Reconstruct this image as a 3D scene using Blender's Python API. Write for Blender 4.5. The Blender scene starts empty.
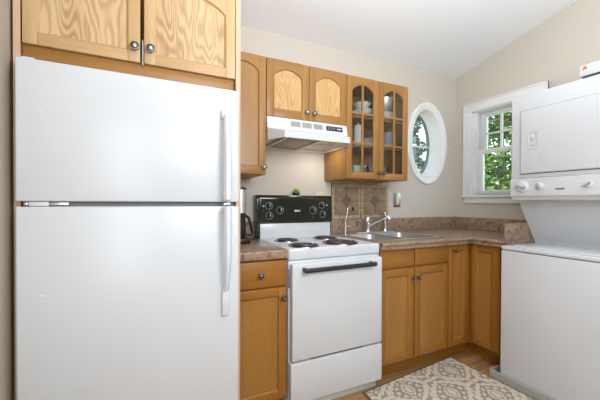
import bpy, bmesh, math, random
from mathutils import Vector, Matrix
random.seed(7)
S = bpy.context.scene
COL = S.collection
PI = math.pi

# ------------------------------------------------------------------ camera
YAW, PIT, ROL = math.radians(25.635), math.radians(-.526), math.radians(-.182)
F, PX, PY = 313.27, 300.84, 205.28
cam_d = bpy.data.cameras.new('camera'); cam = bpy.data.objects.new('camera', cam_d); COL.objects.link(cam)
r_ = Vector((math.cos(YAW), -math.sin(YAW), 0)); f0 = Vector((math.sin(YAW), math.cos(YAW), 0)); u0 = Vector((0, 0, 1))
fw = f0*math.cos(PIT)+u0*math.sin(PIT); up = u0*math.cos(PIT)-f0*math.sin(PIT)
rr = r_*math.cos(ROL)-up*math.sin(ROL); uu = r_*math.sin(ROL)+up*math.cos(ROL)
M = Matrix((rr, uu, -fw)).transposed().to_4x4(); M.translation = Vector((-2.784, -2.183, 1.1675))
cam.matrix_world = M
cam_d.sensor_width = 36; cam_d.lens = F/600*36
cam_d.shift_x = -(PX-300)/600; cam_d.shift_y = (PY-200)/600
cam_d.clip_start = .02; cam_d.clip_end = 200
S.camera = cam

# ------------------------------------------------------------------ light and exposure
S.view_settings.view_transform = 'Standard'; S.view_settings.look = 'None'
S.view_settings.gamma = 1; S.view_settings.use_curve_mapping = False
S.view_settings.exposure = 0.06
W = bpy.data.worlds.new('sky'); S.world = W; W.use_nodes = True
nt = W.node_tree; bg = nt.nodes['Background']
sky = nt.nodes.new('ShaderNodeTexSky'); sky.sky_type = 'NISHITA'; sky.sun_disc = False
sky.sun_elevation = math.radians(50); sky.sun_rotation = math.radians(220); sky.air_density = 1.3; sky.dust_density = 2.0
nt.links.new(sky.outputs[0], bg.inputs[0]); bg.inputs[1].default_value = .78
def lamp(name, kind, loc, target, energy, size=1.0, sizey=None, color=(1, 1, 1)):
    d = bpy.data.lights.new(name, kind); d.energy = energy; d.color = color
    if kind == 'AREA':
        d.shape = 'RECTANGLE'; d.size = size; d.size_y = sizey or size
    elif kind == 'SUN': d.angle = math.radians(1)
    o = bpy.data.objects.new(name, d); COL.objects.link(o)
    o.location = loc; o.rotation_euler = (Vector(target)-Vector(loc)).to_track_quat('-Z', 'Y').to_euler()
    return o
lamp('sun', 'SUN', (-6, -8, 12), (0, 0, 0), 3.6, color=(1, .95, .86))
WB = (.88, .945, 1)
lamp('ceiling_fill', 'AREA', (-1.5, -2.3, 1.9), (-1.45, -1.9, 4), 32, .9, .9, WB)  # unseen fill added to bounce light off the ceiling, no fixture there
lamp('ceiling_fill', 'AREA', (-2.1, -2.0, 1.95), (-1.9, -1.0, 4), 12, .7, .7, WB)  # second added upward fill, farther left, also without a fixture
lamp('side_fill', 'AREA', (-3.1, -2.5, 1.35), (-1.5, -.3, 1.2), 15, .6, 1.2, WB)  # unseen fill added to brighten the faces turned left
lamp('camera_side_fill', 'AREA', (-2.0, -2.5, 1.7), (-1.6, 0, 1.15), 24, .8, .6, WB)  # unseen fill added beside the camera, like a bounced flash

# ------------------------------------------------------------------ materials
def mat(name, col=(.8, .8, .8), rough=.5, metal=0, spec=.5, coat=0):
    m = bpy.data.materials.new(name); m.use_nodes = True
    b = m.node_tree.nodes['Principled BSDF']
    b.inputs['Base Color'].default_value = (*col, 1); b.inputs['Roughness'].default_value = rough
    b.inputs['Metallic'].default_value = metal; b.inputs['Specular IOR Level'].default_value = spec
    b.inputs['Coat Weight'].default_value = coat
    return m
def lin(r, g, b):
    f = lambda c: (c/255/12.92) if c/255 <= .04045 else ((c/255+.055)/1.055)**2.4
    return (f(r), f(g), f(b))
def N(m, t, **kw):
    n = m.node_tree.nodes.new(t)
    for k, v in kw.items():
        if k.startswith('i_'): n.inputs[k[2:].replace('_', ' ')].default_value = v
        else: setattr(n, k, v)
    return n
def L(m, a, b): m.node_tree.links.new(a, b)
def ramp(m, stops):
    n = N(m, 'ShaderNodeValToRGB'); e = n.color_ramp.elements
    while len(e) < len(stops): e.new(.5)
    for i, (p, c) in enumerate(stops): e[i].position = p; e[i].color = (*c, 1)
    return n
def bumpy(m, scale, strength, dist=.002, vec=None):
    b = m.node_tree.nodes['Principled BSDF']
    tc = N(m, 'ShaderNodeTexCoord'); n = N(m, 'ShaderNodeTexNoise', i_Scale=scale, i_Detail=3.0)
    L(m, tc.outputs['Object'], n.inputs['Vector'])
    bp = N(m, 'ShaderNodeBump', i_Strength=strength, i_Distance=dist)
    L(m, n.outputs['Fac'], bp.inputs['Height']); L(m, bp.outputs[0], b.inputs['Normal'])
    return m
def oak(name, axis, ca, cb, cathedral=.0, rough=.42, pore=.5):
    """long grain along axis (0,1,2)"""
    m = mat(name, ca, rough); b = m.node_tree.nodes['Principled BSDF']
    tc = N(m, 'ShaderNodeTexCoord'); oi = N(m, 'ShaderNodeObjectInfo')
    off = N(m, 'ShaderNodeVectorMath', operation='SCALE'); off.inputs[0].default_value = (3.7, 5.1, 2.3); L(m, oi.outputs['Random'], off.inputs['Scale'])
    ad = N(m, 'ShaderNodeVectorMath', operation='ADD'); L(m, tc.outputs['Object'], ad.inputs[0]); L(m, off.outputs[0], ad.inputs[1])
    def mapped(k, a):
        mp = N(m, 'ShaderNodeMapping'); s = [k, k, k]; s[axis] = a; mp.inputs['Scale'].default_value = s
        L(m, ad.outputs[0], mp.inputs['Vector']); return mp
    fine = N(m, 'ShaderNodeTexNoise', i_Scale=1.0, i_Detail=4.0, i_Roughness=.65); L(m, mapped(150, 6).outputs[0], fine.inputs['Vector'])
    broad = N(m, 'ShaderNodeTexNoise', i_Scale=1.0, i_Detail=2.0); L(m, mapped(11, 1.1).outputs[0], broad.inputs['Vector'])
    ring = N(m, 'ShaderNodeTexNoise', i_Scale=1.0, i_Detail=1.0, i_Roughness=.4); L(m, mapped(12, 2.3).outputs[0], ring.inputs['Vector'])
    mu = N(m, 'ShaderNodeMath', operation='MULTIPLY'); mu.inputs[1].default_value = 95; L(m, ring.outputs['Fac'], mu.inputs[0])
    sn = N(m, 'ShaderNodeMath', operation='SINE'); L(m, mu.outputs[0], sn.inputs[0])
    sm = N(m, 'ShaderNodeMath', operation='MULTIPLY_ADD'); sm.inputs[1].default_value = .5*cathedral; sm.inputs[2].default_value = 0; L(m, sn.outputs[0], sm.inputs[0])
    a1 = N(m, 'ShaderNodeMath', operation='MULTIPLY_ADD'); a1.inputs[1].default_value = pore; L(m, fine.outputs['Fac'], a1.inputs[0]); L(m, sm.outputs[0], a1.inputs[2])
    a2 = N(m, 'ShaderNodeMath', operation='MULTIPLY_ADD'); a2.inputs[1].default_value = .9; L(m, broad.outputs['Fac'], a2.inputs[0]); L(m, a1.outputs[0], a2.inputs[2])
    mr = N(m, 'ShaderNodeMapRange'); mr.inputs[1].default_value = .35; mr.inputs[2].default_value = 1.05; L(m, a2.outputs[0], mr.inputs[0])
    rp = ramp(m, [(0, cb), (1, ca)]); L(m, mr.outputs[0], rp.inputs[0]); L(m, rp.outputs[0], b.inputs['Base Color'])
    bp = N(m, 'ShaderNodeBump', i_Strength=.06, i_Distance=.001); L(m, fine.outputs['Fac'], bp.inputs['Height']); L(m, bp.outputs[0], b.inputs['Normal'])
    return m
OA, OB = lin(176, 128, 66), lin(146, 100, 46)
oak_v = oak('oak_vertical', 2, OA, OB); oak_x = oak('oak_horizontal', 0, OA, OB); oak_y = oak('oak_horizontal_side', 1, OA, OB)
oak_panel = oak('oak_veneer_panel', 2, lin(214, 174, 116), lin(176, 132, 80), .4, .36, .7)
oak_pale = oak('oak_lit_frame', 2, lin(206, 172, 124), lin(184, 146, 98), .1); oak_lit_x = oak('oak_lit_rail', 0, lin(206, 172, 124), lin(184, 146, 98), .1); oak_lit_panel = oak('oak_lit_panel', 2, lin(210, 178, 134), lin(162, 126, 84), .45, .36, .8)  # same oak, with the strong light on this cabinet put into its colour
birch = oak('birch_panel', 2, lin(182, 138, 80), lin(162, 118, 62), .12, .36, .25)
OA2, OB2 = lin(172, 118, 46), lin(140, 90, 32)
oak_bv = oak('amber_oak_vertical', 2, OA2, OB2, .05); oak_bx = oak('amber_oak_horizontal', 0, OA2, OB2, .1); oak_by = oak('amber_oak_side', 1, OA2, OB2, .1)
birch_b = oak('amber_birch_panel', 2, lin(178, 128, 64), lin(158, 110, 50), .1, .36, .25)
edge_tape = oak('pale_edge_band', 2, lin(216, 184, 156), lin(204, 168, 138), 0, .5, .2)
paint_wall = bumpy(mat('beige_wall_paint', lin(210, 202, 190), .85, spec=.2), 260, .08)
paint_left = bumpy(mat('shaded_wall_paint', lin(186, 172, 156), .85, spec=.2), 260, .08)  # wall colour darkened to stand in for the shade beside the end panel
paint_ceiling = bumpy(mat('white_ceiling_paint', lin(242, 242, 244), .9, spec=.15), 200, .1)
trim_white = mat('white_gloss_trim', lin(240, 240, 241), .4)
enamel = mat('white_enamel', lin(214, 217, 220), .28, coat=.2)
fridge_white = bumpy(mat('white_textured_steel', lin(214, 217, 220), .3), 420, .12, .0006)
plastic_white = mat('white_plastic', lin(214, 217, 220), .42)
plastic_grey = mat('pale_grey_plastic', lin(205, 206, 206), .5)
pointer_grey = mat('pointer_grey_plastic', lin(168, 170, 172), .4)
latch_white = mat('latch_plastic', lin(206, 208, 210), .45)
pan_grey = mat('grey_pan_plastic', lin(176, 177, 176), .5)
grey_gasket = mat('grey_gasket', lin(120, 120, 122), .6)
dark_gap = mat('dark_gap', lin(40, 38, 36), .8)
black_plastic = mat('black_plastic', lin(22, 22, 22), .35)
handle_black = mat('soft_black_handle', lin(46, 46, 48), .4)
green_black = mat('green_black_glass', lin(38, 42, 33), .16, spec=.6)
chrome = mat('chrome', (.78, .79, .8), .14, 1)
steel = mat('brushed_steel', (.68, .68, .66), .36, 1)
nickel = mat('aged_nickel', (.25, .24, .22), .38, 1)
iron = mat('burner_iron', lin(84, 80, 78), .4, .5)
drip = mat('dark_chrome_bowl', (.36, .36, .36), .25, 1)
grille_mat = mat('hood_mesh_grey', lin(176, 176, 168), .6)
filter_mat = bumpy(mat('grease_filter_metal', (.36, .28, .19), .45, .8), 300, .5)
under_mat = mat('hood_underside_metal', (.86, .75, .58), .42, .6)  # tan reflection of the surfaces below is put into the metal colour
ceramic = mat('white_ceramic', lin(236, 236, 238), .2)
blue_bowl = mat('grey_blue_ceramic', lin(150, 158, 170), .3)
dark_glassware = mat('dark_ceramic', lin(58, 56, 54), .25)
mint = mat('mint_card', lin(186, 212, 190), .6)
paper = mat('white_paper', lin(240, 240, 242), .9)
leafgreen = mat('succulent_green', lin(128, 158, 48), .4)
orange = mat('orange_ink', lin(226, 112, 40), .6)
grey_ink = mat('pale_blue_ink', lin(196, 206, 226), .6)
red_ink = mat('red_ink', lin(170, 60, 50), .5)
white_ink = mat('white_ink', lin(210, 212, 208), .5)
black_ink = mat('grey_ink', lin(90, 90, 92), .5)
cream = mat('cream_plastic', lin(226, 212, 178), .5)
rubber = mat('dark_rubber', lin(60, 66, 66), .8)
bark = bumpy(mat('bark', lin(84, 70, 56), .9), 30, .6, .02)

def glassy(name, tint=(1, 1, 1), ior=1.45):
    m = bpy.data.materials.new(name); m.use_nodes = True; t = m.node_tree
    for n in list(t.nodes):
        if n.type == 'BSDF_PRINCIPLED': t.nodes.remove(n)
    o = [n for n in t.nodes if n.type == 'OUTPUT_MATERIAL'][0]
    a = N(m, 'ShaderNodeBsdfTransparent'); a.inputs[0].default_value = (*tint, 1)
    g = N(m, 'ShaderNodeBsdfGlossy'); g.inputs['Roughness'].default_value = .02
    fr = N(m, 'ShaderNodeFresnel'); fr.inputs[0].default_value = ior
    mx = N(m, 'ShaderNodeMixShader'); L(m, fr.outputs[0], mx.inputs[0]); L(m, a.outputs[0], mx.inputs[1]); L(m, g.outputs[0], mx.inputs[2]); L(m, mx.outputs[0], o.inputs[0])
    return m
pane_glass = glassy('clear_pane', (.96, .98, .97), 1.3); door_glass = glassy('cabinet_pane', (.93, .94, .92), 1.3); tumbler_glass = glassy('tumbler_glass', (.9, .93, .93))

def mottled(name, stops, scale, rough, detail=5.0, voro=0):
    m = mat(name, stops[0][1], rough); b = m.node_tree.nodes['Principled BSDF']
    tc = N(m, 'ShaderNodeTexCoord'); n = N(m, 'ShaderNodeTexNoise', i_Scale=scale, i_Detail=detail, i_Roughness=.7, i_Distortion=.6)
    L(m, tc.outputs['Object'], n.inputs['Vector']); rp = ramp(m, stops); L(m, n.outputs['Fac'], rp.inputs[0]); L(m, rp.outputs[0], b.inputs['Base Color'])
    return m
laminate = mottled('brown_stone_laminate', [(.32, lin(96, 76, 62)), (.45, lin(146, 120, 99)), (.55, lin(172, 146, 122)), (.68, lin(122, 98, 80))], 26, .28)
tile_stone = mottled('slate_tile', [(.28, lin(112, 94, 74)), (.5, lin(150, 128, 102)), (.72, lin(178, 156, 124))], 14, .5)
tile_border = mottled('tan_tile_border', [(.3, lin(160, 140, 104)), (.55, lin(188, 168, 130)), (.75, lin(172, 148, 110))], 40, .5)
tile_dark = mottled('brown_diamond', [(.3, lin(112, 84, 62)), (.6, lin(138, 104, 78))], 30, .5)
grout = mat('grout', lin(112, 102, 88), .9)

def floor_material():
    m = mat('wood_planks', (.3, .16, .07), .35); b = m.node_tree.nodes['Principled BSDF']
    tc = N(m, 'ShaderNodeTexCoord'); mp = N(m, 'ShaderNodeMapping'); mp.inputs['Rotation'].default_value = (0, 0, 0)
    L(m, tc.outputs['Object'], mp.inputs['Vector'])
    br = N(m, 'ShaderNodeTexBrick', offset=.37); br.inputs['Scale'].default_value = 1; br.inputs['Brick Width'].default_value = .9; br.inputs['Row Height'].default_value = .083
    br.inputs['Mortar Size'].default_value = .0012; br.inputs['Color1'].default_value = (*lin(192, 150, 98), 1); br.inputs['Color2'].default_value = (*lin(158, 118, 70), 1); br.inputs['Mortar'].default_value = (*lin(84, 54, 30), 1)
    L(m, mp.outputs[0], br.inputs['Vector'])
    mp2 = N(m, 'ShaderNodeMapping'); mp2.inputs['Scale'].default_value = (3, 60, 3); L(m, tc.outputs['Object'], mp2.inputs['Vector'])
    n = N(m, 'ShaderNodeTexNoise', i_Scale=1.0, i_Detail=5.0); L(m, mp2.outputs[0], n.inputs['Vector'])
    mx = N(m, 'ShaderNodeMix', data_type='RGBA', blend_type='MULTIPLY'); mx.inputs[0].default_value = .78
    rp = ramp(m, [(.3, (.6, .55, .5)), (.7, (1.15, 1.1, 1.05))]); L(m, n.outputs['Fac'], rp.inputs[0])
    L(m, br.outputs['Color'], mx.inputs[6]); L(m, rp.outputs[0], mx.inputs[7]); L(m, mx.outputs[2], b.inputs['Base Color'])
    return m
floor_mat = floor_material()
def leaf_material(name, a, b_, c):
    m = mat(name, a, .5); b = m.node_tree.nodes['Principled BSDF']
    tc = N(m, 'ShaderNodeTexCoord'); n = N(m, 'ShaderNodeTexNoise', i_Scale=1.6, i_Detail=6.0, i_Roughness=.8); L(m, tc.outputs['Object'], n.inputs['Vector'])
    rp = ramp(m, [(.3, a), (.5, b_), (.68, c)]); L(m, n.outputs['Fac'], rp.inputs[0]); L(m, rp.outputs[0], b.inputs['Base Color'])
    b.inputs['Transmission Weight'].default_value = 0
    return m
leaf_a = leaf_material('maple_leaves', lin(42, 66, 36), lin(68, 96, 44), lin(140, 164, 70))
leaf_b = leaf_material('spruce_needles', lin(30, 50, 42), lin(48, 72, 54), lin(76, 102, 70))
grass_mat = mottled('lawn_grass', [(.3, lin(120, 146, 70)), (.6, lin(168, 186, 100))], 3, .9)

# ------------------------------------------------------------------ mesh builder
class MB:
    def __init__(s, T=None): s.bm = bmesh.new(); s.T = T; s.smooth = False
    def _fin(s, verts, faces, mi, bev, seg=2, edges=None):
        for f in faces: f.material_index = mi
        if bev:
            es = edges if edges is not None else list({e for f in faces for e in f.edges})
            res = bmesh.ops.bevel(s.bm, geom=es, offset=bev, segments=seg, affect='EDGES', profile=.5, clamp_overlap=True)
            for f in res['faces']: f.material_index = mi
            s.smooth = True
    def box(s, x0, x1, y0, y1, z0, z1, bev=0, mi=0, seg=2):
        x0, x1 = min(x0, x1), max(x0, x1); y0, y1 = min(y0, y1), max(y0, y1); z0, z1 = min(z0, z1), max(z0, z1)
        P = [(x, y, z) for x in (x0, x1) for y in (y0, y1) for z in (z0, z1)]
        v = [s.bm.verts.new(p) for p in P]
        f = [s.bm.faces.new([v[i] for i in q]) for q in ((0, 1, 3, 2), (4, 6, 7, 5), (0, 4, 5, 1), (2, 3, 7, 6), (0, 2, 6, 4), (1, 5, 7, 3))]
        s._fin(v, f, mi, bev, seg); return s
    def prism(s, poly, axis, a, b, bev=0, mi=0):
        """poly in the two other axes (in xyz order), extruded along axis from a to b"""
        def pt(p, q):
            l = list(p); l.insert(axis, q); return l
        A = [s.bm.verts.new(pt(p, a)) for p in poly]; B = [s.bm.verts.new(pt(p, b)) for p in poly]
        n = len(poly); f = [s.bm.faces.new(A), s.bm.faces.new(B[::-1])]
        for i in range(n): f.append(s.bm.faces.new((A[i], B[i], B[(i+1) % n], A[(i+1) % n])))
        s._fin(A+B, f, mi, bev); return s
    def ring(s, outer, inner, axis, a, b, mi=0):
        """outer and inner outlines with the same number of points"""
        def pt(p, q):
            l = list(p); l.insert(axis, q); return l
        n = len(outer)
        O0 = [s.bm.verts.new(pt(p, a)) for p in outer]; O1 = [s.bm.verts.new(pt(p, b)) for p in outer]
        I0 = [s.bm.verts.new(pt(p, a)) for p in inner]; I1 = [s.bm.verts.new(pt(p, b)) for p in inner]
        for i in range(n):
            j = (i+1) % n
            for q in ((O0[i], O0[j], O1[j], O1[i]), (I0[j], I0[i], I1[i], I1[j]), (O0[j], O0[i], I0[i], I0[j]), (O1[i], O1[j], I1[j], I1[i])):
                s.bm.faces.new(q).material_index = mi
        return s
    def loft(s, loops, cap0=True, cap1=True, mi=0, close=True):
        Ls = [[s.bm.verts.new(p) for p in l] for l in loops]; n = len(Ls[0])
        for A, B in zip(Ls, Ls[1:]):
            for i in range(n if close else n-1):
                s.bm.faces.new((A[i], A[(i+1) % n], B[(i+1) % n], B[i])).material_index = mi
        if cap0: s.bm.faces.new(Ls[0][::-1]).material_index = mi
        if cap1: s.bm.faces.new(Ls[-1]).material_index = mi
        return s
    def lathe(s, prof, c, axis=2, n=28, mi=0, cap0=True, cap1=True):
        """prof: (radius, height) pairs along axis from c"""
        loops = []
        for r, h in prof:
            l = []
            for k in range(n):
                a = 2*PI*k/n; p = [r*math.cos(a), r*math.sin(a)]; p.insert(axis, h)
                l.append((c[0]+p[0], c[1]+p[1], c[2]+p[2]))
            loops.append(l)
        s.smooth = True
        return s.loft(loops, cap0, cap1, mi)
    def tube(s, pts, r, n=10, mi=0, cap=True):
        pts = [Vector(p) for p in pts]; loops = []; rs = r if isinstance(r, (list, tuple)) else [r]*len(pts)
        ref = None
        for i, p in enumerate(pts):
            t = (pts[min(i+1, len(pts)-1)]-pts[max(i-1, 0)]).normalized()
            if ref is None: ref = t.cross(Vector((0, 0, 1)) if abs(t.z) < .9 else Vector((1, 0, 0))).normalized()
            ref = (ref-t*ref.dot(t)).normalized(); q = t.cross(ref)
            loops.append([p+(ref*math.cos(2*PI*k/n)+q*math.sin(2*PI*k/n))*rs[i] for k in range(n)])
        s.smooth = True
        return s.loft(loops, cap, cap, mi)
    def build(s, name, mats, parent=None, weld=False):
        bm = s.bm
        if s.T is not None: bmesh.ops.transform(bm, matrix=s.T, verts=bm.verts)
        bmesh.ops.recalc_face_normals(bm, faces=bm.faces)
        xs = [v.co for v in bm.verts]
        lo = Vector([min(c[i] for c in xs) for i in range(3)]); hi = Vector([max(c[i] for c in xs) for i in range(3)])
        o = (lo+hi)/2
        if parent is None: o.z = lo.z
        bmesh.ops.translate(bm, verts=bm.verts, vec=-o)
        me = bpy.data.meshes.new(name); bm.to_mesh(me); bm.free()
        for m in (mats if isinstance(mats, (list, tuple)) else [mats]): me.materials.append(m)
        if s.smooth:
            me.polygons.foreach_set('use_smooth', [True]*len(me.polygons))
            if hasattr(me, 'set_sharp_from_angle'): me.set_sharp_from_angle(angle=math.radians(38))
        ob = bpy.data.objects.new(name, me); COL.objects.link(ob)
        if parent is not None:
            ob.parent = parent; ob.location = o-wloc(parent)
        else: ob.location = o
        return ob
def wloc(o):
    v = Vector(o.location)
    while o.parent: o = o.parent; v += Vector(o.location)
    return v
def tag(o, label=None, cat=None, group=None, kind=None):
    for k, v in (('label', label), ('category', cat), ('group', group), ('kind', kind)):
        if v: o[k] = v
    return o
def thing(name, loc, label, cat, group=None):
    o = bpy.data.objects.new(name, None); COL.objects.link(o); o.location = loc; o.empty_display_size = .05
    return tag(o, label, cat, group)
def struct(o): o['kind'] = 'structure'; return o
def copy_thing(o, loc, label, group=None):
    c = o.copy(); COL.objects.link(c); c.location = loc; c['label'] = label
    if group: c['group'] = group
    for ch in list(o.children):
        d = ch.copy(); COL.objects.link(d); d.parent = c
        for g in list(ch.children):
            e = g.copy(); COL.objects.link(e); e.parent = d
    return c
def ellipse(cx, cz, rx, rz, n=64): return [(cx+rx*math.cos(2*PI*k/n), cz+rz*math.sin(2*PI*k/n)) for k in range(n)]

# ------------------------------------------------------------------ the setting
CZ, SL = 2.417, .225
LX, RY = -3.2125, -4.7
struct(MB().box(LX-.15, .18, RY-.15, .18, -.1, 0).build('floor', floor_mat))
ceil = MB().prism([(.18, CZ-.18*SL), (RY-.15, CZ-(RY-.15)*SL), (RY-.15, CZ-(RY-.15)*SL+.15), (.18, CZ-.18*SL+.15)], 0, LX-.15, .18)
struct(ceil.build('ceiling', paint_ceiling))
# back wall with the oval opening: outer rectangle and inner ellipse as one ring
OC = (-.405, 1.733)
def wall_ring():
    n = 64; out = []; x0, x1, z0, z1 = LX, 0.0, 0.0, CZ
    inn = ellipse(OC[0], OC[1], .19, .325, n)
    for k in range(n):
        a = 2*PI*k/n; dx, dz = math.cos(a), math.sin(a); t = 1e9
        if dx > 1e-6: t = min(t, (x1-OC[0])/dx)
        if dx < -1e-6: t = min(t, (x0-OC[0])/dx)
        if dz > 1e-6: t = min(t, (z1-OC[1])/dz)
        if dz < -1e-6: t = min(t, (z0-OC[1])/dz)
        out.append((OC[0]+dx*t, OC[1]+dz*t))
    for cx, cz in ((x0, z0), (x0, z1), (x1, z0), (x1, z1)):
        i = min(range(n), key=lambda k: (out[k][0]-cx)**2+(out[k][1]-cz)**2) if (cx, cz) else 0
        ang = math.atan2(cz-OC[1], cx-OC[0]); i = round(ang/(2*PI)*n) % n; out[i] = (cx, cz)
    return out, inn
o_, i_ = wall_ring()
wb = MB(); wb.ring(o_, i_, 1, 0, .18); struct(wb.build('wall_back', paint_wall))
# right wall with the window opening
WY0, WY1, WZ0, WZ1 = -.737, -.177, 1.241, 2.035
top = lambda y: CZ-y*SL
wr = MB()
wr.box(0, .18, RY, .18, 0, WZ0)
wr.prism([(.18, WZ0), (WY1, WZ0), (WY1, top(WY1)), (.18, top(.18))], 0, 0, .18)
wr.prism([(WY0, WZ0), (RY, WZ0), (RY, top(RY)), (WY0, top(WY0))], 0, 0, .18)
wr.prism([(WY1, WZ1), (WY0, WZ1), (WY0, top(WY0)), (WY1, top(WY1))], 0, 0, .18)
struct(wr.build('wall_right', paint_wall))
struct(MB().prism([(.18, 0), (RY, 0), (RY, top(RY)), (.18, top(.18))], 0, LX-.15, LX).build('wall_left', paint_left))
struct(MB().box(LX, 0, RY-.15, RY, 0, top(RY)).build('wall_rear', paint_wall))

# oval window
w1 = struct(thing('window_1', (OC[0], 0, OC[1]), None, None)); 
E = lambda rx, rz, y: [(x, y, z) for x, z in ellipse(OC[0], OC[1], rx, rz)]
cs = MB(); cs.smooth = True
cs.loft([E(.198, .335, 0), E(.198, .335, -.008), E(.205, .342, -.014), E(.235, .368, -.022), E(.25, .381, -.022), E(.258, .388, -.016), E(.258, .388, 0)], False, False)
cs.loft([E(.19, .325, -.008), E(.188, .322, .0), E(.170, .303, .12)], False, False); cs.loft([E(.198, .335, -.008), E(.19, .325, -.008)], False, False)
cs.build('window_casing', trim_white, w1)
fr = MB(); fr.smooth = True
fr.loft([E(.1705, .3035, .12), E(.164, .297, .124), E(.162, .295, .15), E(.175, .307, .165)], False, False)
fr.build('window_frame', mat('grey_sash_gasket', lin(120, 128, 130), .5), w1)
gl = MB(); gl.loft([E(.1635, .2965, .149), E(.1635, .2965, .152)]); gl.build('window_pane', pane_glass, w1)
MB().box(OC[0]-.16, OC[0]+.16, .135, .148, 1.722, 1.734).build('muntin', trim_white, w1)
MB().tube([(-.262, .115, 1.725), (-.2, .03, 1.716), (-.14, -.024, 1.711), (-.122, -.026, 1.711)], .0035, 8).build('sash_stay', trim_white, w1)

# double hung window
w2 = struct(thing('window_2', (0, -.457, 1.24), None, None))
c = MB(); c.box(-.02, 0, -.180, -.099, 1.241, 2.115, .004); c.box(-.02, 0, -.82, -.734, 1.241, 2.115, .004); c.box(-.0201, 0, -.82, -.099, 2.032, 2.116, .004)
c.box(-.026, -.02, -.109, -.099, 1.241, 2.116, .002); c.box(-.028, -.02, -.82, -.809, 1.241, 2.116, .002); c.box(-.028, -.02, -.82, -.099, 2.104, 2.116, .002)
c.build('window_casing', trim_white, w2)
MB().box(-.036, .06, -.83, -.091, 1.216, 1.241, .006).build('window_sill', trim_white, w2)
MB().box(-.018, 0, -.81, -.105, 1.165, 1.216, .004).build('apron', trim_white, w2)
j = MB(); j.box(0, .17, WY1-.012, WY1, 1.241, WZ1); j.box(0, .17, WY0, WY0+.012, 1.241, WZ1); j.box(0, .17, WY0, WY1, WZ1-.012, WZ1); j.box(.06, .17, WY0, WY1, 1.241, 1.256)
j.box(.035, .05, WY1-.032, WY1-.012, 1.241, WZ1-.012); j.box(.035, .05, WY0+.012, WY0+.032, 1.241, WZ1-.012)
j.build('window_jamb', trim_white, w2)
ls = MB(); y0, y1 = WY0+.02, WY1-.02
ls.box(.052, .085, y1-.05, y1, 1.243, 1.672, .003); ls.box(.052, .085, y0, y0+.05, 1.243, 1.672, .003); ls.box(.0525, .0845, y0, y1, 1.243, 1.286, .003); ls.box(.0525, .0845, y0, y1, 1.638, 1.672, .003)
ls.build('lower_sash', trim_white, w2); MB().box(.066, .07, y0+.04, y1-.04, 1.28, 1.645).build('window_pane', pane_glass, w2)
us = MB()
us.box(.09, .122, y1-.06, y1, 1.64, 2.022, .003); us.box(.09, .122, y0, y0+.06, 1.64, 2.022, .003); us.box(.0905, .1215, y0, y1, 1.985, 2.022, .003); us.box(.0905, .1215, y0, y1, 1.64, 1.672, .003)
for yy in (-.392, -.522): us.box(.096, .116, yy-.008, yy+.008, 1.67, 1.99)
us.box(.0965, .1155, y0+.05, y1-.05, 1.816, 1.831)
us.build('upper_sash', trim_white, w2); MB().box(.104, .108, y0+.05, y1-.05, 1.665, 1.99).build('window_pane', pane_glass, w2)

# ------------------------------------------------------------------ outside
struct(MB().box(-30, 40, .19, 50, -.5, -.4).build('lawn', grass_mat))
struct(MB().box(.19, 40, -30, .189, -.5, -.4).build('lawn', grass_mat))
def tree(name, x, y, h, r, n, leaf, lm, label, low=.15, cone=False, seed=1):
    rnd = random.Random(seed); z0 = -.4
    t = thing(name, (x, y, z0), label, 'tree', 'trees beyond the windows')
    tr = MB(); tr.tube([(x, y, z0), (x+.05, y, z0+h*.3), (x-.04, y+.05, z0+h*.6), (x, y, z0+h*.93)], [.16, .13, .09, .03], 9)
    for k in range(9):
        a = rnd.uniform(0, 2*PI); zz = z0+h*rnd.uniform(.25, .75)
        tr.tube([(x, y, zz), (x+math.cos(a)*r*.4, y+math.sin(a)*r*.4, zz+.25), (x+math.cos(a)*r*.75, y+math.sin(a)*r*.75, zz+.6)], [.05, .035, .012], 6)
    tr.build('trunk', bark, t)
    verts, faces = [], []
    lobes = [(rnd.uniform(-1, 1), rnd.uniform(-1, 1), rnd.uniform(-1, 1), rnd.uniform(.22, .42)) for _ in range(26)]
    for k in range(n):
        if cone:
            f = rnd.random()**.7; zz = z0+h*(low+(1-low)*(1-f)); rad = r*f*(.45+.55*rnd.random()**.4)*(.8+.2*math.sin(zz*9)); a = rnd.uniform(0, 2*PI)
            p = Vector((x+rad*math.cos(a), y+rad*math.sin(a), zz-.12*rad))
        else:
            lx, ly, lz, lr = rnd.choice(lobes); nrm = math.sqrt(lx*lx+ly*ly+lz*lz)+1e-6; s = min(1, 1/nrm)*.78
            d = Vector((rnd.gauss(0, 1), rnd.gauss(0, 1), rnd.gauss(0, 1))).normalized()*lr*rnd.uniform(.7, 1.05)
            q = Vector((lx*s, ly*s, lz*s))+d
            p = Vector((x+q.x*r, y+q.y*r, z0+h*(low+(1-low)*.5)+q.z*h*(1-low)*.5))
        u = Vector((rnd.gauss(0, 1), rnd.gauss(0, 1), rnd.gauss(0, .7))).normalized(); v = u.cross(Vector((rnd.gauss(0, 1), rnd.gauss(0, 1), rnd.gauss(0, 1)))).normalized()
        l = leaf*rnd.uniform(.6, 1.3); w = l*(.22 if cone else .5); b = len(verts); p = p-Vector((x, y, z0))
        verts += [p-u*l*.5, p+v*w*.5+u.cross(v)*l*.06, p+u*l*.5, p-v*w*.5+u.cross(v)*l*.06]; faces.append((b, b+1, b+2, b+3))
    me = bpy.data.meshes.new('foliage'); me.from_pydata(verts, [], faces); me.materials.append(lm)
    fo = bpy.data.objects.new('foliage', me); COL.objects.link(fo); fo.parent = t
    return t
tree('leafy_tree', 4.35, 1.55, 5.6, 1.8, 9500, .15, leaf_a, 'leafy green tree filling the view through the white double-hung window', .06, seed=3)
tree('leafy_tree', 8.2, 4.6, 7.0, 2.3, 4200, .22, leaf_a, 'taller green tree farther back between the two window views', .08, seed=5)
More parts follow.
